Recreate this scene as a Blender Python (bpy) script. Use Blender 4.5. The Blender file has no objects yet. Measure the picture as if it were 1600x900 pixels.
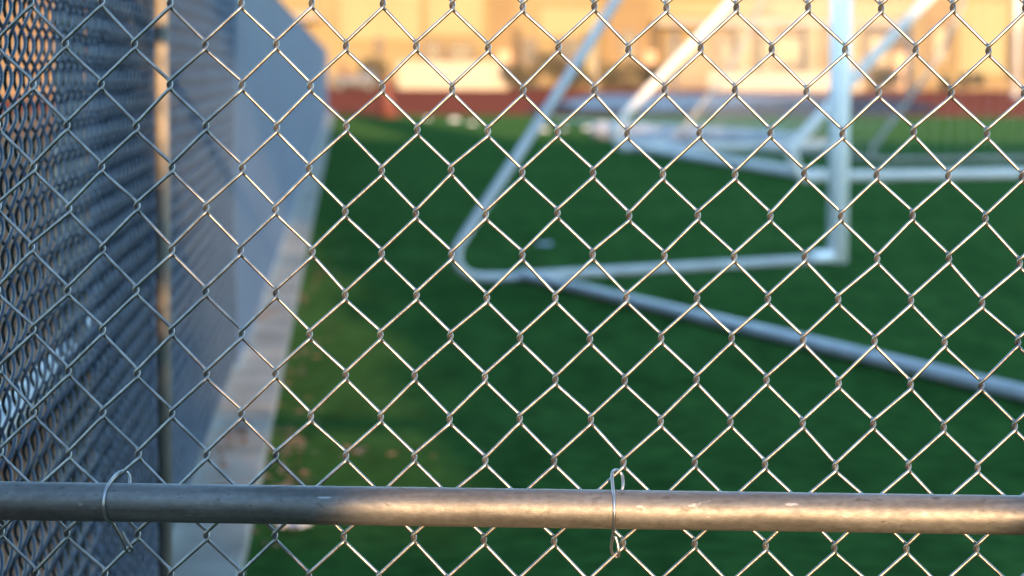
import bpy, bmesh, math, random
import numpy as np
from mathutils import Vector, Matrix

random.seed(7); rng = np.random.default_rng(7)
S = bpy.context.scene
COL = S.collection
R = math.radians

# ------------------------------------------------------------------ camera
cam_d = bpy.data.cameras.new('camera'); cam = bpy.data.objects.new('camera', cam_d); COL.objects.link(cam)
cam_d.sensor_width = 36; cam_d.lens = 90; cam_d.clip_start = 0.05; cam_d.clip_end = 3000
PITCH, ROLL, CAM_H = math.atan(343/4000), R(0.3), 1.16
r0 = Vector((1, 0, 0)); u0 = Vector((0, math.sin(PITCH), math.cos(PITCH))); f0 = Vector((0, math.cos(PITCH), -math.sin(PITCH)))
rx = r0*math.cos(ROLL) + u0*math.sin(ROLL); ux = -r0*math.sin(ROLL) + u0*math.cos(ROLL)
cam.matrix_world = Matrix(((rx.x, ux.x, -f0.x, 0), (rx.y, ux.y, -f0.y, 0), (rx.z, ux.z, -f0.z, CAM_H), (0, 0, 0, 1)))
cam_d.dof.use_dof = True; cam_d.dof.focus_distance = 2.612; cam_d.dof.aperture_fstop = 6.0
cam_d.dof.aperture_blades = 9
S.camera = cam

# ------------------------------------------------------------------ sky, sun, exposure
SUN_EL, SUN_AZ = R(7.0), R(8.0)            # low evening sun behind the camera, a little to the right
sun_pos = Vector((math.sin(SUN_AZ)*math.cos(SUN_EL), -math.cos(SUN_AZ)*math.cos(SUN_EL), math.sin(SUN_EL)))
W = bpy.data.worlds.new('World'); S.world = W; W.use_nodes = True
nt = W.node_tree; nt.nodes.clear()
wo = nt.nodes.new('ShaderNodeOutputWorld'); bg = nt.nodes.new('ShaderNodeBackground'); sky = nt.nodes.new('ShaderNodeTexSky')
sky.sky_type = 'NISHITA'; sky.sun_disc = False; sky.sun_elevation = SUN_EL
sky.sun_rotation = math.atan2(sun_pos.x, sun_pos.y)
sky.air_density = 1.0; sky.dust_density = 0.15; sky.ozone_density = 2.2
bg.inputs['Strength'].default_value = 0.15
nt.links.new(sky.outputs[0], bg.inputs[0]); nt.links.new(bg.outputs[0], wo.inputs[0])
sl = bpy.data.lights.new('sun', 'SUN'); sun = bpy.data.objects.new('sun', sl); COL.objects.link(sun)
sl.energy = 2.0; sl.angle = R(0.5); sl.color = (1.0, 0.61, 0.30)
sun.rotation_euler = (-sun_pos).to_track_quat('-Z', 'Y').to_euler(); sun.location = (10, -40, 20)
S.view_settings.view_transform = 'Standard'; S.view_settings.look = 'None'
S.view_settings.gamma = 1; S.view_settings.exposure = 3.0

# ------------------------------------------------------------------ materials
def mat(name, c1, c2=None, scale=8.0, rough=0.6, metal=0.0, bump=0.0, bscale=None, detail=5, stretch=None, spec=0.5, lo=0.35, hi=0.65):
    m = bpy.data.materials.new(name); m.use_nodes = True
    n = m.node_tree.nodes; l = m.node_tree.links; p = n['Principled BSDF']
    p.inputs['Roughness'].default_value = rough; p.inputs['Metallic'].default_value = metal
    p.inputs['Specular IOR Level'].default_value = spec
    p.inputs['Base Color'].default_value = (*c1, 1)
    tc = n.new('ShaderNodeTexCoord'); src = tc.outputs['Object']
    if stretch:
        mp = n.new('ShaderNodeMapping'); mp.inputs['Scale'].default_value = stretch
        l.new(src, mp.inputs[0]); src = mp.outputs[0]
    if c2:
        nz = n.new('ShaderNodeTexNoise'); nz.inputs['Scale'].default_value = scale; nz.inputs['Detail'].default_value = detail
        l.new(src, nz.inputs['Vector'])
        cr = n.new('ShaderNodeValToRGB'); cr.color_ramp.elements[0].position = lo; cr.color_ramp.elements[1].position = hi
        cr.color_ramp.elements[0].color = (*c1, 1); cr.color_ramp.elements[1].color = (*c2, 1)
        l.new(nz.outputs['Fac'], cr.inputs[0]); l.new(cr.outputs[0], p.inputs['Base Color'])
    if bump:
        nb = n.new('ShaderNodeTexNoise'); nb.inputs['Scale'].default_value = bscale or scale*3; nb.inputs['Detail'].default_value = 6
        l.new(src, nb.inputs['Vector'])
        b = n.new('ShaderNodeBump'); b.inputs['Strength'].default_value = bump; b.inputs['Distance'].default_value = 0.002
        l.new(nb.outputs['Fac'], b.inputs['Height']); l.new(b.outputs[0], p.inputs['Normal'])
    return m

M = {}
M['wire'] = mat('galvanised_wire', (.17, .168, .165), (.30, .295, .285), 70, .37, .9, .15, 300)
M['wire_dull'] = mat('weathered_wire', (.022, .036, .058), (.040, .056, .082), 40, .5, .6)  # blue shade on the near bay put into the wire colour
M['wire_side'] = mat('side_fence_wire', (.040, .060, .095), (.064, .09, .135), 40, .45, .6)  # lighter copy of the same wire, for the sunlit bays
M['new_rail'] = mat('bright_galvanised_rail', (.30, .31, .33), (.38, .39, .41), 30, .5, .5)  # brighter copy of the rail, its highlight put into the colour
M['tie'] = mat('aluminium_tie_wire', (.26, .265, .28), (.36, .365, .375), 40, .36, .95)
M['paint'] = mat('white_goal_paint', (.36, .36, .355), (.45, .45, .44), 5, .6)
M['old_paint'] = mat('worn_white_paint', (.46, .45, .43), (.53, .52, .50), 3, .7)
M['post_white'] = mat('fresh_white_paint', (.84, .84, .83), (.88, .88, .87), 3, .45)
M['grey_paint'] = mat('dull_grey_paint', (.17, .165, .155), (.22, .215, .205), 4, .8)
M['net'] = mat('net_cord', (.7, .7, .7), None, rough=.8)
M['concrete'] = mat('kerb_concrete', (.12, .106, .088), (.23, .21, .178), 3.5, .95, 0, .6, 60, detail=10, lo=.3, hi=.6)
M['tarp'] = mat('windscreen_cloth', (.036, .071, .142), (.048, .086, .165), 1.1, .75, 0, .2, 900)
M['hem'] = mat('windscreen_hem', (.05, .09, .16), None, rough=.7)
def turf_material():
    m = bpy.data.materials.new('artificial_turf'); m.use_nodes = True
    n = m.node_tree.nodes; l = m.node_tree.links; p = n['Principled BSDF']
    p.inputs['Roughness'].default_value = 1; p.inputs['Specular IOR Level'].default_value = 0
    tc = n.new('ShaderNodeTexCoord')
    def layer(scale, stretch, lo, hi, a, b, detail=6):
        mp = n.new('ShaderNodeMapping'); mp.inputs['Scale'].default_value = stretch; mp.inputs['Rotation'].default_value = (0, 0, .066); l.new(tc.outputs['Object'], mp.inputs[0])
        z = n.new('ShaderNodeTexNoise'); z.inputs['Scale'].default_value = scale; z.inputs['Detail'].default_value = detail; l.new(mp.outputs[0], z.inputs['Vector'])
        r = n.new('ShaderNodeValToRGB'); e = r.color_ramp.elements; e[0].position = lo; e[1].position = hi; e[0].color = (*a, 1); e[1].color = (*b, 1)
        l.new(z.outputs['Fac'], r.inputs[0]); return r.outputs[0]
    def mul(a, b):
        x = n.new('ShaderNodeMix'); x.data_type = 'RGBA'; x.blend_type = 'MULTIPLY'; x.inputs[0].default_value = 1; l.new(a, x.inputs[6]); l.new(b, x.inputs[7]); return x.outputs[2]
    base = layer(.45, (1, 1, 1), .3, .7, (.019, .061, .0125), (.030, .079, .0185))
    c = mul(base, layer(3.2, (1.6, .35, 1), .32, .68, (.68, .70, .68), (1.12, 1.1, 1.08), 9))      # brushed pile, trodden tracks
    c = mul(c, layer(11, (1, 1, 1), .36, .66, (.70, .70, .72), (1.15, 1.12, 1.08), 8))             # infill showing through
    l.new(c, p.inputs['Base Color']); return m
M['turf'] = turf_material()
_p = M['turf'].node_tree.nodes['Principled BSDF']; _p.inputs['Sheen Weight'].default_value = .022; _p.inputs['Sheen Roughness'].default_value = .35; _p.inputs['Sheen Tint'].default_value = (.22, .5, .26, 1)
M['dirt'] = mat('brown_dirt', (.15, .068, .035), (.25, .12, .065), .9, 1, 0, .5, 30, detail=8, spec=0)
M['track'] = mat('red_track', (.17, .040, .022), (.225, .055, .03), .35, 1, detail=6, spec=0)
M['asphalt'] = mat('grey_asphalt', (.045, .040, .045), (.07, .062, .067), .6, 1, spec=0)  # dark grey patch of ground beyond the turf
M['stucco'] = mat('tan_stucco', (.150, .110, .050), (.168, .126, .060), .25, .9)
M['stucco_light'] = mat('yellow_stucco', (0.178, 0.148, 0.076), (0.20, 0.168, 0.088), .3, .9)
M['stucco_orange'] = mat('ochre_stucco', (0.130, 0.086, 0.038), (0.15, 0.101, 0.047), .3, .9)
M['brown_stucco'] = mat('brown_stucco', (.105, .066, .034), (.125, .08, .043), .4, .9)
M['cream'] = mat('cream_block', (.25, .22, .17), (.28, .25, .19), .5, .85)
M['recess'] = mat('shaded_brown_boards', (.060, .040, .022), (.085, .058, .032), .6, .9)  # brown with the shade of recesses and ledge put into the colour
M['trim'] = mat('pale_trim', (0.180, 0.150, 0.112), (0.203, 0.173, 0.135), .8, .7)
M['glass'] = mat('window_glass', (.06, .06, .06), None, rough=.08)
M['frame'] = mat('brown_window_frame', (.07, .045, .025), None, rough=.6)
M['door'] = mat('brown_door', (.22, .12, .06), (.27, .15, .08), 2, .5)
M['dark'] = mat('dark_metal', (.05, .05, .055), None, rough=.5)
M['lamp_grey'] = mat('grey_pole_metal', (.42, .42, .42), (.5, .5, .5), 3, .45, .3)
M['cart_blue'] = mat('cart_blue_paint', (.02, .035, .06), (.03, .045, .075), 2, .5)
M['cart_red'] = mat('dark_red_vinyl', (.07, .012, .012), None, rough=.5)
M['rubber'] = mat('black_rubber', (.02, .02, .02), None, rough=.8)
M['orange'] = mat('orange_cone_plastic', (.15, .036, .018), (.18, .046, .022), 5, .8)
M['court'] = mat('pale_blue_court_paint', (.10, .135, .165), (.125, .16, .19), .12, .9, spec=.1)
M['post'] = mat('tan_post_paint', (.145, .128, .10), (.20, .175, .138), 9, .8)  # sunlight on this one post put into its tan colour
M['white'] = mat('white_plastic', (.78, .78, .76), None, rough=.5)
M['disc'] = mat('dull_white_plastic', (.42, .43, .42), None, rough=.8, spec=.2)
M['roll'] = mat('white_cover_cloth', (.24, .255, .28), (.31, .32, .34), 3, .9, 0, .4, 12)
M['leaf'] = mat('green_leaf', (.035, .065, .022), (.06, .10, .03), 3, .6)
M['shrub'] = mat('olive_shrub_leaf', (.035, .03, .016), (.06, .048, .024), 2, .8)
M['bark'] = mat('brown_bark', (.10, .07, .045), (.16, .11, .075), 6, .9)
M['dry_leaf'] = mat('dry_leaf', (.085, .05, .028), (.14, .085, .048), 20, .9)
M['paper'] = mat('pale_paper', (.30, .34, .40), None, rough=.8)
M['block'] = mat('grey_block', (.30, .28, .26), (.38, .36, .33), 2, .9)
M['roof'] = mat('roof_metal', (.38, .36, .33), (.44, .42, .39), 1, .6)
M['line'] = mat('faded_white_line', (.17, .24, .19), (.26, .32, .27), 2, .8)

# rolled steel rail: zinc spangle, scratches along the tube, pale scuffs
def rail_material():
    m = bpy.data.materials.new('galvanised_rail'); m.use_nodes = True
    n = m.node_tree.nodes; l = m.node_tree.links; p = n['Principled BSDF']
    tc = n.new('ShaderNodeTexCoord')
    def noise(scale, stretch, detail=6):
        mp = n.new('ShaderNodeMapping'); mp.inputs['Scale'].default_value = stretch
        l.new(tc.outputs['Object'], mp.inputs[0])
        z = n.new('ShaderNodeTexNoise'); z.inputs['Scale'].default_value = scale; z.inputs['Detail'].default_value = detail
        l.new(mp.outputs[0], z.inputs['Vector']); return z.outputs['Fac']
    def ramp(src, a, b, ca, cb):
        r = n.new('ShaderNodeValToRGB'); e = r.color_ramp.elements
        e[0].position = a; e[1].position = b; e[0].color = (*ca, 1); e[1].color = (*cb, 1); l.new(src, r.inputs[0]); return r.outputs[0]
    def mix(fac, a, b, mode='MIX'):
        x = n.new('ShaderNodeMix'); x.data_type = 'RGBA'; x.blend_type = mode
        if isinstance(fac, float): x.inputs[0].default_value = fac
        else: l.new(fac, x.inputs[0])
        l.new(a, x.inputs[6]); l.new(b, x.inputs[7]); return x.outputs[2]
    base = ramp(noise(170, (.7, 1, 1), 8), .34, .7, (.142, .140, .136), (.182, .180, .176))
    streak = ramp(noise(60, (.08, 1, 1)), .38, .62, (.62, .61, .60), (1, 1, 1))
    c = mix(1.0, base, streak, 'MULTIPLY')
    scuff = ramp(noise(62, (.5, 1, 1.4), 10), .675, .73, (0, 0, 0), (.7, .7, .7))
    pale = n.new('ShaderNodeRGB'); pale.outputs[0].default_value = (.4, .4, .4, 1)
    c = mix(scuff, c, pale.outputs[0])
    dirt = ramp(noise(110, (.6, 1, 1), 9), .61, .69, (0, 0, 0), (.8, .8, .8))
    dk = n.new('ShaderNodeRGB'); dk.outputs[0].default_value = (.085, .08, .07, 1)
    c = mix(dirt, c, dk.outputs[0])
    l.new(c, p.inputs['Base Color'])
    p.inputs['Metallic'].default_value = .72
    rr = ramp(noise(140, (.7, 1, 1)), .3, .7, (.50,)*3, (.64,)*3); l.new(rr, p.inputs['Roughness'])
    b = n.new('ShaderNodeBump'); b.inputs['Strength'].default_value = .35; b.inputs['Distance'].default_value = .0006
    l.new(noise(520, (.8, 1, 1)), b.inputs['Height']); l.new(b.outputs[0], p.inputs['Normal'])
    return m
M['rail'] = rail_material()

# ------------------------------------------------------------------ helpers
def tag(o, label=None, cat=None, group=None, kind=None):
    if label: o['label'] = label
    if cat: o['category'] = cat
    if group: o['group'] = group
    if kind: o['kind'] = kind
    return o

def empty(name, loc=(0, 0, 0), rz=0.0):
    o = bpy.data.objects.new(name, None); COL.objects.link(o); o.location = loc; o.rotation_euler.z = rz
    o.empty_display_size = .2
    return o

def copy_tree(o, parent=None):
    c = o.copy(); COL.objects.link(c)
    if parent: c.parent = parent
    for ch in list(o.children): copy_tree(ch, c)
    return c

def np_mesh(name, verts, quads, m, parent=None, smooth=True):
    """verts (n,3), quads (k,4) -> one mesh object"""
    me = bpy.data.meshes.new(name)
    verts = np.ascontiguousarray(verts, dtype=np.float32); quads = np.ascontiguousarray(quads, dtype=np.int32)
    me.vertices.add(len(verts)); me.vertices.foreach_set('co', verts.ravel())
    me.loops.add(quads.size); me.loops.foreach_set('vertex_index', quads.ravel())
    me.polygons.add(len(quads)); me.polygons.foreach_set('loop_start', np.arange(0, quads.size, 4, dtype=np.int32))
    me.polygons.foreach_set('loop_total', np.full(len(quads), 4, dtype=np.int32))
    me.polygons.foreach_set('use_smooth', np.full(len(quads), smooth))
    me.update(calc_edges=True); me.validate()
    me.materials.append(m)
    o = bpy.data.objects.new(name, me); COL.objects.link(o)
    if parent: o.parent = parent
    return o

class MB:
    """collects shapes, links them as one mesh object"""
    def __init__(s): s.bm = bmesh.new()
    def box(s, c, d, rz=0.0, bev=0.0):
        tmp = bmesh.new(); bmesh.ops.create_cube(tmp, size=1)
        bmesh.ops.scale(tmp, vec=d, verts=tmp.verts)
        if bev: bmesh.ops.bevel(tmp, geom=tmp.edges[:], offset=bev, segments=2, affect='EDGES', profile=.5)
        bmesh.ops.rotate(tmp, cent=(0, 0, 0), matrix=Matrix.Rotation(rz, 3, 'Z'), verts=tmp.verts)
        bmesh.ops.translate(tmp, vec=c, verts=tmp.verts); s._add(tmp); return s
    def _add(s, tmp):
        me = bpy.data.meshes.new('tmp'); tmp.to_mesh(me); tmp.free(); s.bm.from_mesh(me); bpy.data.meshes.remove(me)
    def tube(s, pts, r, n=12, smoothing=0, caps=True):
        P = [Vector(p) for p in pts]
        rad = list(r) if hasattr(r, '__len__') else [r]*len(P)
        if smoothing:
            Q, RR = [], []
            for i in range(len(P)-1):
                a, b, c, d = P[max(i-1, 0)], P[i], P[i+1], P[min(i+2, len(P)-1)]
                for k in range(smoothing):
                    t = k/smoothing
                    Q.append(.5*((2*b) + (c-a)*t + (2*a-5*b+4*c-d)*t*t + (3*b-a-3*c+d)*t**3)); RR.append(rad[i]*(1-t)+rad[i+1]*t)
            Q.append(P[-1]); RR.append(rad[-1]); P, rad = Q, RR
        rings = []; up = None
        for i, p in enumerate(P):
            t = (P[min(i+1, len(P)-1)] - P[max(i-1, 0)]).normalized()
            if up is None:
                up = Vector((0, 0, 1)) if abs(t.z) < .9 else Vector((1, 0, 0))
            x = (up - t*up.dot(t)).normalized(); y = t.cross(x); up = x
            rings.append([s.bm.verts.new(p + (x*math.cos(2*math.pi*k/n) + y*math.sin(2*math.pi*k/n))*rad[i]) for k in range(n)])
        for a, b in zip(rings, rings[1:]):
            for k in range(n):
                f = s.bm.faces.new((a[k], a[(k+1) % n], b[(k+1) % n], b[k])); f.smooth = True
        if caps:
            s.bm.faces.new(rings[0][::-1]); s.bm.faces.new(rings[-1])
        return s
    def lathe(s, prof, c, n=20):
        rings = [[s.bm.verts.new((c[0]+r*math.cos(2*math.pi*k/n), c[1]+r*math.sin(2*math.pi*k/n), c[2]+z)) for k in range(n)] for r, z in prof]
        for a, b in zip(rings, rings[1:]):
            for k in range(n):
                f = s.bm.faces.new((a[k], a[(k+1) % n], b[(k+1) % n], b[k])); f.smooth = True
        s.bm.faces.new(rings[0][::-1]); s.bm.faces.new(rings[-1]); return s
    def poly(s, pts, z0, z1):
        """vertical prism over a ground outline"""
        lo = [s.bm.verts.new((p[0], p[1], z0)) for p in pts]; hi = [s.bm.verts.new((p[0], p[1], z1)) for p in pts]
        n = len(pts); s.bm.faces.new(lo[::-1]); s.bm.faces.new(hi)
        for k in range(n): s.bm.faces.new((lo[k], lo[(k+1) % n], hi[(k+1) % n], hi[k]))
        return s
    def sheet(s, pts, z):
        s.bm.faces.new([s.bm.verts.new((p[0], p[1], z)) for p in pts]); return s
    def ball(s, c, r, u=14, v=10, sq=(1, 1, 1)):
        tmp = bmesh.new(); bmesh.ops.create_uvsphere(tmp, u_segments=u, v_segments=v, radius=r)
        bmesh.ops.scale(tmp, vec=sq, verts=tmp.verts)
        for f in tmp.faces: f.smooth = True
        bmesh.ops.translate(tmp, vec=c, verts=tmp.verts); s._add(tmp); return s
    def build(s, name, m, parent=None):
        bmesh.ops.recalc_face_normals(s.bm, faces=s.bm.faces[:])
        me = bpy.data.meshes.new(name); s.bm.to_mesh(me); s.bm.free(); me.materials.append(m)
        o = bpy.data.objects.new(name, me); COL.objects.link(o)
        if parent: o.parent = parent
        return o

# ------------------------------------------------------------------ ground and field surfaces
def wall_x(y): return -0.398 - 0.066*y          # the long side fence runs along this line
tag(MB().sheet([(-700, -500), (700, -500), (700, 900), (-700, 900)], 0).build('ground', M['dirt']), kind='structure')

def arc_edge():
    pts = []
    for k in range(25):
        x = -4.3 + (60+4.3)*k/24
        pts.append((x, 62.5 + 0.10*max(0, x) + 0.012*max(0, x)**1.5 + 1.2*math.exp(-((x-4)/6)**2)))
    return pts
E1 = arc_edge()
turf_pts = [(wall_x(-30)+.17, -30), (60, -30)] + E1[::-1] + [(wall_x(62)+.17, 62)]
tag(MB().sheet(turf_pts, .012).build('turf', M['turf']), kind='structure')
tag(MB().sheet(E1 + [(90, 70), (90, 148), (-30, 148), (-30, 64), (-5.0, 62.6)], .008).build('running_track', M['track']), kind='structure')
ap = [(.3, 66.0), (4, 66.2), (9.5, 66.5), (12, 72), (14, 86), (16, 108), (9, 112), (1.2, 90)]
tag(MB().sheet(ap, .016).build('asphalt_apron', M['asphalt']), kind='structure')
ct_ = [(1.6, 90.2), (1.9, 73.2), (4.6, 73.6), (9.2, 92), (13.4, 104), (10.4, 114), (4.0, 116)]
tag(MB().sheet(ct_, .021).build('court_surface', M['court']), kind='structure')
# concrete mowing strip under the side fence
kb = MB(); ys = [2.2 + 1.52*k for k in range(41)]
for a in ys: kb.box((wall_x(a+.76)+.085-.03, a+.76, .02), (.23, 1.512, .08), rz=math.atan(.066), bev=.006)
tag(kb.build('kerb', M['concrete']), kind='structure')
# faded painted field line
lp = [(.85, 58.5), (5.6, 46.6)]
dv = Vector((lp[1][0]-lp[0][0], lp[1][1]-lp[0][1])).normalized(); pv = Vector((dv.y, -dv.x))*.35
tag(MB().sheet([(lp[0][0]-pv.x, lp[0][1]-pv.y), (lp[0][0]+pv.x, lp[0][1]+pv.y), (lp[1][0]+pv.x, lp[1][1]+pv.y), (lp[1][0]-pv.x, lp[1][1]-pv.y)], .02).build('field_line', M['line']), kind='structure')

# ------------------------------------------------------------------ chain-link cloth
PU, PZ, WR = 0.0362, 0.04254, 0.00184           # column pitch, row pitch, wire radius
def chain_link(i0, i1, j0, j1, u_of, z_of, to_world, r=WR, sides=8, sub=2, jitter=.0008, t=.0036, helix=False):
    """zigzag pickets i0..i1-1 that hook into one another; returns verts and quads"""
    K = i1 - i0; J = np.arange(j0, j1+1)
    ii = np.arange(i0, i1+1)
    jit = rng.normal(0, jitter, (len(ii), len(J), 2))
    k = np.arange(K)[:, None]; jj = np.arange(len(J))[None, :]
    par = ((ii[0] + k + J[jj]) % 2 == 0)                # True: picket sits on its left column on this row
    col = np.where(par, k, k+1)
    uu = u_of(ii[col].astype(float), J[jj].astype(float)) + jit[col, jj, 0]
    zz = z_of(ii[col].astype(float), J[jj].astype(float)) + jit[col, jj, 1]
    s = np.where(par, -1.0, 1.0)
    o, a, b, c = .0016, .0040, .0078, .0038
    ctl = np.empty((K, len(J), 5, 3))
    for q, (fu, fw, fz) in enumerate([(-a, -t, b), (.15*o, -.9*t, c), (o, 0, 0), (.15*o, .9*t, -c), (-a, t, -b)]):
        ctl[:, :, q, 0] = uu + s*fu; ctl[:, :, q, 1] = s*fw; ctl[:, :, q, 2] = zz + fz
        # s=+1 (right column): arrives at the back from the upper left, leaves in front to the lower left
    P = ctl.reshape(K, -1, 3)
    if helix:                                           # rounder coils, as the loose side fence shows from its edge
        m = 7; th = np.linspace(0, 1, m, endpoint=False)
        u1 = np.concatenate([uu[:, 1:], uu[:, -1:]], 1); z1 = np.concatenate([zz[:, 1:], zz[:, -1:]], 1)
        e = .5 - .5*np.cos(np.pi*th)
        P = np.stack([uu[:, :, None]*(1-e) + u1[:, :, None]*e + s[:, :, None]*.001, s[:, :, None]*t*np.sin(np.pi*th)[None, None], zz[:, :, None]*(1-th) + z1[:, :, None]*th], -1).reshape(K, -1, 3)
    a0 = np.concatenate([P[:, :1], P[:, :-1]], 1); c0 = np.concatenate([P[:, 1:], P[:, -1:]], 1); d0 = np.concatenate([P[:, 2:], P[:, -1:], P[:, -1:]], 1)
    outs = []
    for h in range(sub):
        tt = h/sub
        outs.append(.5*(2*P + (c0-a0)*tt + (2*a0-5*P+4*c0-d0)*tt**2 + (3*P-a0-3*c0+d0)*tt**3))
    Q = np.stack(outs, 2).reshape(K, -1, 3) if sub > 1 else P
    T = np.gradient(Q, axis=1); T /= np.linalg.norm(T, axis=2, keepdims=True) + 1e-12
    U = np.array([1.0, 0, 0]); N = np.cross(T, U); N /= np.linalg.norm(N, axis=2, keepdims=True) + 1e-12
    B = np.cross(T, N)
    ang = 2*np.pi*np.arange(sides)/sides
    V = Q[:, :, None, :] + r*(N[:, :, None, :]*np.cos(ang)[None, None, :, None] + B[:, :, None, :]*np.sin(ang)[None, None, :, None])
    n = Q.shape[1]
    base = (np.arange(K)[:, None, None]*n + np.arange(n-1)[None, :, None])*sides
    sd = np.arange(sides)[None, None, :]; sn = (sd+1) % sides
    quads = np.stack([base+sd, base+sn, base+sides+sn, base+sides+sd], -1).reshape(-1, 4)
    V = V.reshape(-1, 3)
    return to_world(V), quads

def catmull_wire(mb, pts, r, n=8): mb.tube(pts, r, n, smoothing=6)

# ---- front fence: plane turned 3 degrees, right end nearer
YAW = R(3.0); FD = 2.62
Uax = Vector((math.cos(YAW), -math.sin(YAW), 0)); Nax = Vector((math.sin(YAW), math.cos(YAW), 0))
def FP(u, w, z): return Nax*(FD - w) + Uax*u + Vector((0, 0, z))     # w > 0 is towards the camera
def front_world(V):
    return V[:, :1]*np.array(Uax) + (FD - V[:, 1:2])*np.array(Nax) + V[:, 2:3]*np.array([0, 0, 1.0])
fu = lambda i, j: -0.59827 + 0.0362176*i - 0.0001455*j
fz = lambda i, j: 1.18284 - 8.5e-5*i - 0.0425377*j + .0010*np.sin(i*.31+j*.2)*np.sin(j*.27+1)

front = empty('chain_link_fence', FP(-.73, 0, 0))
tag(front, 'galvanised chain link fence crossing the whole view in sharp focus, with horizontal rail', 'fence')
inv_f = -Vector(front.location)
def reloc(o, off):
    o.data.transform(Matrix.Translation(off)); return o
for (a, b) in ((-3, 83), (83, 166)):
    V, F = chain_link(a, b, -8, 26, fu, fz, front_world)
    reloc(np_mesh('wire_mesh', V, F, M['wire'], front), inv_f)
RW = .0045 + .0201
def front_rail(z, name):
    mb = MB(); n = 60
    mb.tube([FP(-.73 + 6.18*k/n, RW, z) for k in range(n+1)], .0201, 28)
    return reloc(mb.build(name, M['rail'], front), inv_f)
front_rail(.7105, 'middle_rail'); front_rail(1.545, 'top_rail')
mb = MB(); mb.tube([FP(-.73, .006, .05), FP(5.45, .006, .05)], .0022, 8); reloc(mb.build('tension_wire', M['wire'], front), inv_f)
for u in (-.765, 2.42, 5.45):
    mb = MB(); c = FP(u, .035, 0)
    mb.tube([c, c+Vector((0, 0, 1.58))], .030, 24); mb.lathe([(.033, 1.575), (.034, 1.59), (.028, 1.612), (.012, 1.622)], c, 24)
    reloc(mb.build('post', M['rail'], front), inv_f)
# tie wires that bind the cloth to the rail
def tie(pts, name='tie_wire'):
    mb = MB(); mb.tube([FP(*p) for p in pts], .00165, 10, smoothing=6)
    return reloc(mb.build(name, M['tie'], front), inv_f)
def bind(ut, zt, um, ub, zb, tail):
    zr = .7105; fr = RW + .0201 + .0016
    u0 = ut - .002; arc = lambda d: (RW + (fr-RW)*math.cos(R(d)), zr + (fr-RW)*math.sin(R(d)))
    return tie([(ut+.0085, .0045, zt-.021), (ut+.0100, .002, zt-.014), (ut+.0085, -.0040, zt-.005), (ut+.0045, -.003, zt), (ut+.0005, .003, zt+.0005), (u0+(um-u0)*.15, .012, zt-.002)]
               + [(u0+(um-u0)*q, *arc(d)) for d, q in ((78, .5), (40, .88), (0, 1))] + [(um+(ub-um)*q, *arc(d)) for d, q in ((-40, .12), (-78, .42))]
               + [(ub-.001, .010, zb+.012), (ub+.0005, .0045, zb+.003), (ub+.003, .0005, zb), (ub+.0065, .0015, zb+.0005), (ub+.0065, .006, zb+.006), (ub+.0065-tail, .006, zb+.014), (ub+.0045-tail*1.5, .0055, zb+.022)])
bind(-.5455, .7385, -.5535, -.5405, .6545, .005)
bind(-.0312, .7465, -.0295, -.0318, .657, .001)

# ---- side fence
yw = math.atan(.066); Dl = Vector((-math.sin(yw), math.cos(yw), 0)); Ol = Vector((-math.cos(yw), -math.sin(yw), 0))   # along, outward
L0 = Vector((wall_x(2.66), 2.66, 0))
def LP(s, w, z): return L0 + Dl*s + Ol*w + Vector((0, 0, z))
def side_world(V):
    # seen from the field: u runs away from the camera, front of the cloth faces the field
    return np.array(L0) + V[:, :1]*np.array(Dl) - V[:, 1:2]*np.array(Ol) + V[:, 2:3]*np.array([0, 0, 1.0])
side = empty('chain_link_fence', L0)
tag(side, 'long blurred chain link fence running away on the left, grey and blue in shade', 'fence')
inv_s = -L0
su = lambda i, j: 0.03 + 0.0445*i + .004*np.sin(j*.9+i*.23)
sz = lambda i, j: 1.50 - 0.0425*j
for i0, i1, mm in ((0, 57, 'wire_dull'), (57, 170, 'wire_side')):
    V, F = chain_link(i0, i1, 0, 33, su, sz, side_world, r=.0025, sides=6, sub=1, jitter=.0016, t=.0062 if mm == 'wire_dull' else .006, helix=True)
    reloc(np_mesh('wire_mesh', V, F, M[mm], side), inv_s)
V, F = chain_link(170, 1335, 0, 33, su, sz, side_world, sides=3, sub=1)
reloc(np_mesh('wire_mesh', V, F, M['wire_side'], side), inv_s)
S0 = (5.20-2.66)/math.cos(yw)
post_s = [1.50] + [S0 + 4.0*k for k in range(15)]
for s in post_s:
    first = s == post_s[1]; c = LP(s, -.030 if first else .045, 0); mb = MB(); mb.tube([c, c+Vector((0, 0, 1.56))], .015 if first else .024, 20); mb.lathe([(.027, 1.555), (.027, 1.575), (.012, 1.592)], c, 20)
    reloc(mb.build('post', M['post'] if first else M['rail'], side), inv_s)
mb = MB(); mb.tube([LP(0 + 59.5*k/80, .045, .7) for k in range(81)], .021, 20); reloc(mb.build('middle_rail', M['new_rail'], side), inv_s)
mb = MB(); mb.tube([LP(0 + 59.5*k/80, .045, 1.53) for k in range(81)], .020, 20); reloc(mb.build('top_rail', M['rail'], side), inv_s)

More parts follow.
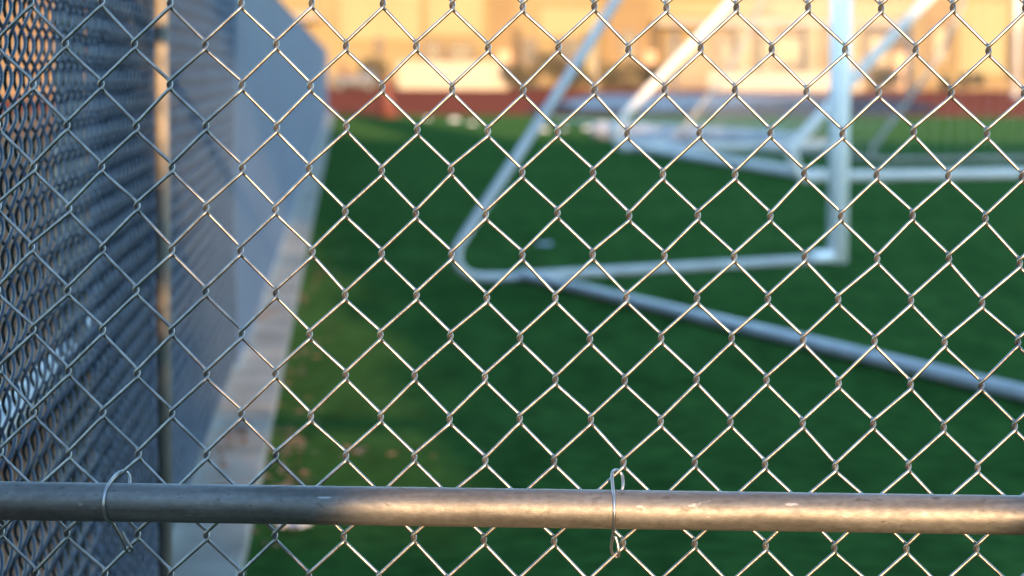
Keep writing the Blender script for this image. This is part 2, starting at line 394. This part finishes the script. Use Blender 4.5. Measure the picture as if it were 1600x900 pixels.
# blue windscreen cloth: the first length is laced to the outside of the side fence, the long one to its field side
def windscreen(s0, s1, ns, face, label):
    nz = 16 if face < 0 else 150
    SS, ZZ = np.meshgrid(np.linspace(s0, s1, ns), np.linspace(.075, 1.555, nz), indexing='ij')
    ph = (SS-S0)/4.0*np.pi
    wob = .004*np.sin(SS*2.3+ZZ*3)*np.sin(ZZ*2.1) + .003*np.sin(SS*7.1+1.3*ZZ) + .004*np.abs(np.sin(ph))
    wob = wob + .0016*np.exp(-np.maximum(SS-S0-4, 0)/4.5)*np.sin(2*np.pi*ZZ/.0425 + SS*.4)*(.6+.4*np.sin(SS*5+ZZ*9))
    zz2 = ZZ + np.where(ZZ > 1.5, -.010*np.abs(np.sin(ph*3)), 0)
    w = (-.0125-wob) if face < 0 else (.0075+wob+.004)
    A = np.stack([SS, w, zz2], -1); B = A.copy(); B[..., 1] -= .003
    V = np.concatenate([side_world(A.reshape(-1, 3)), side_world(B.reshape(-1, 3))])
    idx = np.arange(ns*nz).reshape(ns, nz)
    f1 = np.stack([idx[:-1, :-1], idx[1:, :-1], idx[1:, 1:], idx[:-1, 1:]], -1).reshape(-1, 4)
    rim = [np.stack([l[:-1], l[1:], l[1:]+ns*nz, l[:-1]+ns*nz], -1) for l in (idx[:, 0], idx[:, -1], idx[0, :], idx[-1, :])]
    scr = empty('windscreen_cloth', LP(s0, 0, 0)); tag(scr, label, 'windscreen', 'windscreens on the side fence')
    reloc(np_mesh('cloth', V, np.concatenate([f1, f1[:, ::-1] + ns*nz]+rim), M['tarp'], scr), -Vector(scr.location))
    h = MB()                                             # stitched hem along the top edge
    n = int((s1-s0)/.4)
    h.tube([LP(s0+(s1-s0)*q/n, -(w[:, -1].mean()-.0015), 1.556) for q in range(n+1)], .006, 8)
    reloc(h.build('hem', M['hem'], scr), -Vector(scr.location))
windscreen(1.50, S0+3.98, 120, -1, 'short dark blue windscreen behind the wires around the tan post')
windscreen(S0+4.02, 59.4, 560, 1, 'long pale blue windscreen above the concrete strip, running to the track')

# ------------------------------------------------------------------ football goals
def goal(name, label, C, sdir, slen, rdir, width, prof, rpost, rbar, paint, net=None, group='training goals on the turf'):
    """C rear corner on the ground, sdir towards the mouth, rdir along the rear ground bar, prof the side outline (s, z) from rear to top"""
    C = Vector((C[0], C[1], 0)); sd = Vector((*sdir, 0)).normalized(); rd = Vector((*rdir, 0)).normalized()
    g = empty(name, C); tag(g, label, 'goal', group)
    Z = lambda z: Vector((0, 0, z))
    for e in (0, 1):
        O = rd*width*e
        P = O + sd*slen
        p = MB(); p.tube([P + Z(.015), P + Z(2.44)], rpost, 24)
        p.tube([P + Z(.055) - sd*.22, P + Z(.055) - sd*.02], rbar*1.35, 16)
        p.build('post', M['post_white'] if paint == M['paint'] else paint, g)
        pts = [O + sd*s + Z(z) for s, z in prof]
        b = MB(); b.tube([O + sd*(slen-.2) + Z(rbar+.012), O + sd*.3 + Z(rbar+.012), O + Z(rbar+.012)] + pts, rbar, 14, smoothing=6)
        b.build('side_frame', paint, g)
    MB().tube([sd*slen - rd*.05 + Z(2.44), sd*slen + rd*(width+.05) + Z(2.44)], rpost, 24).build('crossbar', paint, g)
    r = MB(); r.tube([-rd*.02 + Z(rbar*1.1+.013), rd*(width+.02) + Z(rbar*1.1+.013)], rbar*1.08, 14)
    r.ball((0, 0, rbar*1.15+.013), rbar*1.35); r.ball(rd*width + Z(rbar*1.15+.013), rbar*1.35)
    r.build('rear_bar', paint, g)
    if net:
        m = MB(); n = int(width/net); back = [(0, .06)] + [q for q in prof if q[1] > .2]
        L = [0]
        for a, b in zip(back, back[1:]): L.append(L[-1] + math.hypot(b[0]-a[0], b[1]-a[1]))
        def along(t):
            for k in range(len(L)-1):
                if t <= L[k+1] + 1e-6:
                    q = (t-L[k])/(L[k+1]-L[k]); return (back[k][0]+(back[k+1][0]-back[k][0])*q, back[k][1]+(back[k+1][1]-back[k][1])*q)
            return back[-1]
        for k in range(n+1):
            O = rd*width*k/n
            m.tube([O + sd*s + Z(z) for s, z in back], .0013, 3, caps=False)
        for k in range(int(L[-1]/net)+1):
            s, z = along(k*net)
            m.tube([sd*s + Z(z), sd*s + rd*width + Z(z)], .0013, 3, caps=False)
        for e in (0, 1):
            O = rd*width*e
            for k in range(1, int(slen/net)):
                s = k*net; top = 2.44
                for a, b in zip(back, back[1:]):
                    if a[0] <= s <= b[0] and b[0] > a[0]: top = a[1] + (b[1]-a[1])*(s-a[0])/(b[0]-a[0])
                m.tube([O + sd*s + Z(.08), O + sd*s + Z(top)], .0008, 3, caps=False)
        m.build('net', M['net'], g)
    return g

goal('soccer_goal', 'white goal frame nearest the fence with thick post and no net', (.069, 13.80), (1.87, 1.45), 2.37, (1.713, -4.96), 7.32,
     [(-.20, .042), (-.36, .058), (-.445, .115), (-.455, .19), (-.41, .27), (.05, .82), (.63, 1.54), (1.0, 2.05), (1.3, 2.39), (1.5, 2.43), (2.37, 2.44)], .062, .028, M['paint'])
goal('soccer_goal', 'middle white goal on the turf behind the near goalpost, bulky tubes and netting', (3.158, 26.37), (.9, .436), 3.34, (-1.45, 9.6), 9.6,
     [(-.18, .06), (-.27, .12), (-.31, .26), (-.27, .42), (.5, 1.16), (1.28, 1.88), (1.72, 2.34), (1.95, 2.43), (3.34, 2.44)], .060, .056, M['old_paint'], .16)
goal('soccer_goal', 'thin pale goal frame standing behind the middle goal, faint and blurred', (4.60, 32.2), (.928, .373), 2.75, (-2.2, 9.0), 8.0,
     [(-.05, .05), (-.10, .09), (-.08, .2), (.05, .36), (.72, 1.16), (1.0, 1.63), (1.35, 2.36), (1.5, 2.42), (2.75, 2.44)], .040, .030, M['grey_paint'], .2)

# rolled white field cover between the far goals
rc = MB(); pts = []; rad = []
for k in range(26):
    t = k/25; pts.append((1.38 + 2.75*t, 42.4 - 5.0*t, .13 + .03*math.sin(k*2.1))); rad.append(.12 + .05*abs(math.sin(k*1.3)) - .03*t)
rc.tube(pts, rad, 14, smoothing=3)
tag(rc.build('field_cover', M['roll']), 'lumpy rolled white cover lying on the turf by the far goals', 'field cover')
for (x, y, s) in ((1.45, 39.6, .28), (1.8, 38.9, .34), (2.15, 37.6, .27), (2.75, 32.4, .16)):
    pass
sb_lab = ['largest white sandbag on the middle goal rear bar', 'white sandbag at the far corner of the middle goal', 'flattened white sandbag beside the biggest one on the bar']
for (x, y, s), lb in zip(((1.95, 36.3, .30), (1.72, 37.6, .22), (2.3, 34.9, .20)), sb_lab):
    b = MB(); b.ball((0, 0, s*.42), s, 16, 10, (1.25, .8, .42)); b.box((s*1.22, 0, s*.42), (s*.25, s*.5, s*.2), .3, s*.05)
    o = tag(b.build('sandbag', M['roll']), lb, 'sandbag', 'sandbags on the goal bar'); o.location = (x, y, .012)

# small white discs scattered on the far turf
spots = [(-1.924, 57.8, .05, 'small white disc far left in the row, nearest the side fence'), (-1.274, 55.9, .085, 'brightest white disc on the turf just right of the orange cone'),
         (-.835, 52.8, .06, 'white disc right of the brightest one, still left of the slanted goal bar'), (.58, 47.7, .065, 'white disc just right of the near goal\'s slanted bar'),
         (.95, 48.3, .05, 'faintest white disc, between two brighter ones'), (1.424, 48.9, .075, 'white disc beside the far corner of the middle goal')]
for x, y, r, lb in spots:
    b = MB(); b.lathe([(r*1.5, 0), (r*1.45, r*.12), (r*1.1, r*.62), (r*.62, r*.86), (r*.5, r*.84), (r*.5, r*.5)], (0, 0, 0), 24); o = tag(b.build('marker_disc', M['disc']), lb, 'marker', 'white marker discs on the far turf'); o.location = (x, y, .012)

def scrap(x, y, s, label, rz):
    bm = MB(); n = 6
    g = [[bm.bm.verts.new(((i/n-.5)*s*1.4, (j/n-.5)*s, .004 + .30*s*abs(math.sin(i*1.7+j*2.3)*math.cos(j*.9+i*.4)))) for j in range(n+1)] for i in range(n+1)]
    h = [[bm.bm.verts.new(v.co - Vector((0, 0, .003))) for v in row] for row in g]
    for i in range(n):
        for j in range(n):
            bm.bm.faces.new((g[i][j], g[i+1][j], g[i+1][j+1], g[i][j+1])); bm.bm.faces.new((h[i][j], h[i][j+1], h[i+1][j+1], h[i+1][j]))
    for i in range(n):
        for gg in ((0, i, 0, i+1), (n, i+1, n, i)):
            a, b2, c, d = gg; bm.bm.faces.new((g[a][b2], g[c][d], h[c][d], h[a][b2]))
        for gg in ((i+1, 0, i, 0), (i, n, i+1, n)):
            a, b2, c, d = gg; bm.bm.faces.new((g[a][b2], g[c][d], h[c][d], h[a][b2]))
    o = tag(bm.build('paper_scrap', M['paper']), label, 'litter'); o.location = (x, y, .013); o.rotation_euler.z = rz
scrap(-.545, 6.33, .058, 'crumpled pale paper scrap on the turf just below the rail', .4)
scrap(.207, 16.6, .075, 'pale paper scrap lying on open turf behind the near goal', 1.1)

# dry leaves blown against the kerb
lv, lf = [], []
def leaf_patch(cx, cy, n, sx, sy, z0):
    for _ in range(n):
        x, y = random.gauss(cx, sx), random.gauss(cy, sy); a = random.uniform(0, 6.28); s = random.uniform(.010, .026); t = random.uniform(-.5, .5)
        d = Vector((math.cos(a), math.sin(a), 0)); e = Vector((-math.sin(a), math.cos(a), t)).normalized()*.5; z = z0 + random.uniform(.004, .016)
        c = Vector((x, y, z)); k = len(lv)
        lv.extend([c-d*s, c+e*s, c+d*s+Vector((0, 0, .005)), c-e*s]); lf.append((k, k+1, k+2, k+3))
leaf_patch(wall_x(7.5)+.07, 7.5, 40, .028, .28, .062); leaf_patch(wall_x(11.3)+.05, 11.3, 26, .02, .2, .062); leaf_patch(wall_x(6.5)+.06, 6.5, 25, .02, .1, .062)
leaf_patch(wall_x(7.6)+.22, 7.6, 70, .035, .5, .012); leaf_patch(wall_x(9.6)+.21, 9.6, 50, .03, .8, .012); leaf_patch(wall_x(6.6)+.24, 6.6, 60, .04, .35, .012)
leaf_patch(wall_x(7.6)+.55, 7.55, 14, .16, .06, .012); leaf_patch(wall_x(13)+.2, 13, 90, .03, 1.8, .012)
tag(np_mesh('dry_leaves', np.array([tuple(v) for v in lv]), np.array(lf), M['dry_leaf'], smooth=False), 'dry brown leaves gathered along the concrete strip', 'leaves', kind='stuff')

# ------------------------------------------------------------------ far side of the track
# orange cone
cn = empty('traffic_cone', (-2.95, 60.0, .01)); tag(cn, 'orange traffic cone at the end of the side fence by the red track', 'cone')
MB().lathe([(.20, .04), (.17, .25), (.12, .58), (.055, .92), (.04, .94)], (0, 0, 0), 20).build('cone_body', M['orange'], cn)
MB().box((0, 0, .02), (.55, .55, .04), 0, .01).build('cone_base', M['orange'], cn)
PXM = 26.67                                   # photograph pixels per metre at the facade, used only to size the features
FX = lambda px: (px-800)/PXM
FZ = lambda py: (137.5-py)/PXM
BY = 150.0
sch = empty('school_building', (0, BY, 0)); tag(sch, 'long tan stucco building glowing in low sun beyond the track', 'building')
def bpart(name, m, px0, px1, py0, py1, y0, y1, parent=sch, bev=.02):
    o = MB().box(((FX(px0)+FX(px1))/2, (y0+y1)/2, (FZ(py0)+FZ(py1))/2), (abs(FX(px1)-FX(px0)), abs(y1-y0), abs(FZ(py1)-FZ(py0))), 0, bev).build(name, m, parent); return o
MB().box((0, 8, 4.6), (96, 15.9, 9.2)).build('wall', M['stucco'], sch)
MB().box((0, 7.6, 9.38), (97.4, 17.2, .35), 0, .04).build('roof', M['roof'], sch)
MB().box((0, -.09, .28), (95.9, .18, .56), 0, .02).build('plinth', M['stucco_orange'], sch)
for a, b, c, d, mm in ((530, 655, -20, 64, 'stucco_light'), (666, 752, -20, 56, 'stucco_light'), (842, 934, 14, 58, 'stucco_light'), (1030, 1180, 4, 22, 'stucco_light'), (1200, 1290, 2, 22, 'stucco_light'),
                       (1325, 1430, 2, 24, 'stucco_light'), (1492, 1566, 2, 112, 'stucco_light'), (766, 800, -30, 134, 'stucco_orange'), (940, 1012, -30, 100, 'stucco_orange'), (1440, 1484, -30, 100, 'stucco_orange')):
    bpart('wall_panel', M[mm], a, b, c, d, -.16, -.003)
bpart('ledge', M['trim'], 1020, 1400, 28, 40, -1.3, -.003)
bpart('ledge', M['trim'], 440, 500, 22, 34, -1.6, -.003)
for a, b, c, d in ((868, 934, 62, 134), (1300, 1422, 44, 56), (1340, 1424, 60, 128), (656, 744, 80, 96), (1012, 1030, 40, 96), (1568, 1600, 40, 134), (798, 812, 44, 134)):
    bpart('recess', M['recess'], a, b, c, d, -.155, -.004, bev=0)  # flat dark panels in place of real depth and shade
for px in (1155, 1192, 1262, 922, 1330): bpart('column', M['stucco_light'], px-9, px+9, 41, 122, -1.1, -.5)
for a, b, c, d in ((662, 688, 66, 93), (702, 736, 70, 93), (588, 596, 62, 86), (1118, 1142, 58, 100), (1206, 1248, 58, 100), (1350, 1385, 52, 100), (816, 836, 62, 100), (872, 912, 62, 92), (968, 990, 48, 92), (1040, 1060, 52, 92), (1452, 1474, 40, 96)):
    f = bpart('window', M['frame'], a-3, b+3, c-3, d+2, -.24, -.17 if False else -.165, bev=.01)
    bpart('pane', M['glass'], a+3, b-3, c+3, d-3, -.262, -.245, f, 0)
for a, b in ((776, 796), (1392, 1412), (1004, 1022)):
    dr = bpart('door', M['door'], a, b, 78, 136, -.30, -.19); MB().box((FX(b-4), -.33, FZ(108)), (.06, .08, .2), 0, .01).build('handle', M['dark'], dr)

for (a, b, c), lb in (((620, 792, 95), 'broad cream wall segment left of the slanted goal bar, before the building'), ((1106, 1346, 109), 'brightest low cream wall, passing behind the near goalpost')):
    w = empty('block_wall', ((FX(a)+FX(b))/2*.93, 140, 0)); tag(w, lb, 'wall', 'cream walls before the building')
    L = (b-a)/PXM*.93; h = (137-c)/PXM*.95
    MB().box((0, 0, h/2), (L, .3, h), 0, .02).build('wall_body', M['cream'], w); MB().box((0, 0, h+.03), (L+.12, .42, .06), 0, .015).build('coping', M['cream'], w)

def pole(px, Y, h, r, m, label, name='pole', cat='pole', lamp=False):
    x = (px-800)/4000*Y
    p = empty(name, (x, Y, 0)); tag(p, label, cat)
    MB().tube([(0, 0, 0), (0, 0, h)], [r, r*.75], 16).build('shaft', m, p); MB().lathe([(r*2, 0), (r*2, .05), (r*1.2, .08)], (0, 0, 0), 16).build('base_plate', m, p)
    if lamp:
        MB().box((0, -.5, h), (.35, 1.1, .14), 0, .04).build('lamp_head', m, p)
    else: MB().ball((0, 0, h), r*1.1).build('cap', m, p)
pole(1416, 128, 3.1, .20, M['dark'], 'thick dark post before the building right of the near goalpost')
pole(1584, 118, 7.5, .16, M['lamp_grey'], 'tall pale grey lamp pole at the right edge of the view', 'lamp_post', 'lamp post', True)
pole(928, 132, 2.2, .13, M['trim'], 'short tan post between the slanted goal bars')
pole(1052, 134, 3.2, .11, M['dark'], 'slim dark post by the building just right of the goal stanchion')

# small parked cart
ct = empty('utility_cart', (-7.9, 128, 0)); tag(ct, 'small dark blue utility cart with dark red seat beside the track', 'cart')
MB().box((0, 0, .52), (2.2, 1.1, .42), 0, .08).box((.7, 0, .85), (.7, 1.0, .3), 0, .06).build('body', M['cart_blue'], ct)
MB().box((-.35, 0, .86), (.6, .9, .16), 0, .05).box((-.62, 0, 1.15), (.14, .9, .5), 0, .05).build('seat', M['cart_red'], ct)
for x in (-.72, .72):
    for y in (-.52, .52):
        w = MB(); w.tube([(x, y-.09, .28), (x, y+.09, .28)], .28, 20); w = w.build('wheel', M['rubber'], ct)
        MB().tube([(x, y-.10, .28), (x, y+.10, .28)], .13, 14).build('rim', M['dark'], w)
MB().tube([(.42, -.2, .9), (.2, -.2, 1.25)], .025, 8).build('steering_column', M['dark'], ct)

def leaf_cloud(n, size, sampler, m, name, parent):
    c = np.array([sampler() for _ in range(n)]); d = rng.normal(size=(n, 3)); d /= np.linalg.norm(d, axis=1, keepdims=True)
    e = np.cross(d, rng.normal(size=(n, 3))); e /= np.linalg.norm(e, axis=1, keepdims=True); s = size*rng.uniform(.6, 1.3, (n, 1))
    V = np.stack([c-d*s, c+e*s*.5, c+d*s, c-e*s*.5], 1).reshape(-1, 3)
    return np_mesh(name, V, np.arange(4*n).reshape(-1, 4), m, parent, smooth=False)
def shrub(px, Y, h, w, label):
    p = empty('shrub', ((px-800)/4000*Y, Y, 0)); tag(p, label, 'shrub', 'shrubs along the building')
    bl = [(random.uniform(-.5, .5)*w, random.uniform(-.4, .4)*w, random.uniform(.35, .8)*h, random.uniform(.25, .45)*h) for _ in range(7)]
    def smp():
        x, y, z, r = random.choice(bl); v = Vector((random.gauss(0, 1), random.gauss(0, 1), random.gauss(0, 1))).normalized()*r*random.uniform(.5, 1)
        return (x+v.x, y+v.y, max(.05, z+v.z))
    leaf_cloud(700, .13, smp, M['shrub'], 'foliage', p)
    t = MB()
    for k in range(3): t.tube([(0, 0, 0), (random.uniform(-.3, .3)*w, random.uniform(-.2, .2), h*.6)], [.04, .02], 8)
    t.build('stem', M['bark'], p)
shrub(812, 139, 1.5, 1.6, 'low olive shrub right of the broad cream wall'); shrub(864, 139, 1.9, 1.8, 'rounded brown shrub touching the near goal\'s slanted bar')
shrub(905, 141, 1.2, 1.2, 'small shrub left of the short tan post'); shrub(962, 139, 1.6, 2.0, 'wide olive shrub right of the short tan post'); shrub(1020, 141, 1.3, 1.4, 'dark shrub beside the slim dark post')
shrub(1385, 139, 1.2, 1.5, 'low shrub left of the thick dark post'); shrub(1500, 139, 1.0, 2.2, 'low wide shrub right of the thick dark post'); shrub(585, 138, 1.6, 1.3, 'dark shrub between the cart and the broad cream wall')

# storage building outside the side fence on the left
sh = empty('storage_building', (-21.5, 92, 0)); tag(sh, 'tan storage building seen through the side fence at far left', 'building')
MB().box((0, 3, 3.1), (22, 6, 6.2), 0, .02).build('wall', M['brown_stucco'], sh); MB().box((0, 3, 6.3), (22.6, 6.6, .2), 0, .03).build('roof', M['roof'], sh)
d_ = MB().box((2.2, -.03, 1.05), (1.0, .055, 2.1), 0, .01).build('door', M['door'], sh); MB().box((2.55, -.08, 1.0), (.05, .06, .16), 0, .01).build('handle', M['dark'], d_)

# ------------------------------------------------------------------ unseen things added behind the camera to throw the shade
wk = empty('covered_walkway', (6, -11.4, 0)); tag(wk, 'covered walkway with a flat roof behind the viewpoint', 'shelter')  # invented roof, sized to keep sun off field and goal
rf = MB()
v = [rf.bm.verts.new((x, y, z)) for x in (-23, 23) for y, z in ((-3, 4.08), (3, 4.08), (3, 4.4), (0, 6.55), (-3, 4.4))]
for k in range(5): rf.bm.faces.new((v[k], v[(k+1) % 5], v[5+(k+1) % 5], v[5+k]))
rf.bm.faces.new(v[:5][::-1]); rf.bm.faces.new(v[5:]); rf.build('roof', M['roof'], wk)
for x in (-21, -14.5, -8, 4.5, 11, 17.5, 22):
    for y in (-2.5, 2.5): MB().box((x, y, 2.04), (.22, .22, 4.075), 0, .015).build('post', M['lamp_grey'], wk)
lw = empty('block_wall', (6, -7.6, 0)); tag(lw, 'low grey block wall behind the viewpoint', 'wall')  # added wall that stops the low sun short of the near turf
MB().box((0, 0, .82), (40, .2, 1.64), 0, .01).build('wall_body', M['block'], lw); MB().box((0, 0, 1.68), (40.1, .26, .08), 0, .01).build('coping', M['concrete'], lw)

tr = empty('conical_tree', (-.04, -6.4, 0)); tag(tr, 'conical evergreen tree behind the viewpoint, leftmost of its row', 'tree', 'conical trees behind the viewpoint')  # invented tree, tapered to cut the sunlight on the front fence
def cone_s():
    z = .25 + 5.0*(1-math.sqrt(random.random())*.999) if random.random() < .6 else random.uniform(.3, 3.2)
    r = max(.03, 1.08 + (1.865-z)*.283) * math.sqrt(random.uniform(.15, 1.0)) * (1 + random.gauss(0, .03)); a = random.uniform(0, 6.283)
    return (r*math.cos(a), r*math.sin(a), z)
leaf_cloud(11000, .10, cone_s, M['leaf'], 'crown', tr)
MB().tube([(0, 0, 0), (0, 0, 2.5), (0, 0, 5.0)], [.11, .07, .02], 12).build('trunk', M['bark'], tr)
for k, (x, y) in enumerate(((3.42, -6.4), (5.95, -6.3))):
    c = copy_tree(tr); c.location = (x, y, 0); c.rotation_euler.z = 1.3*(k+1); c.scale = ((1.2, 1.2, 1.9), (1.15, 1.15, 1.9))[k]
    c['label'] = ['tall conical evergreen in the middle of the row behind the viewpoint', 'tall conical evergreen at the right end of the row'][k]
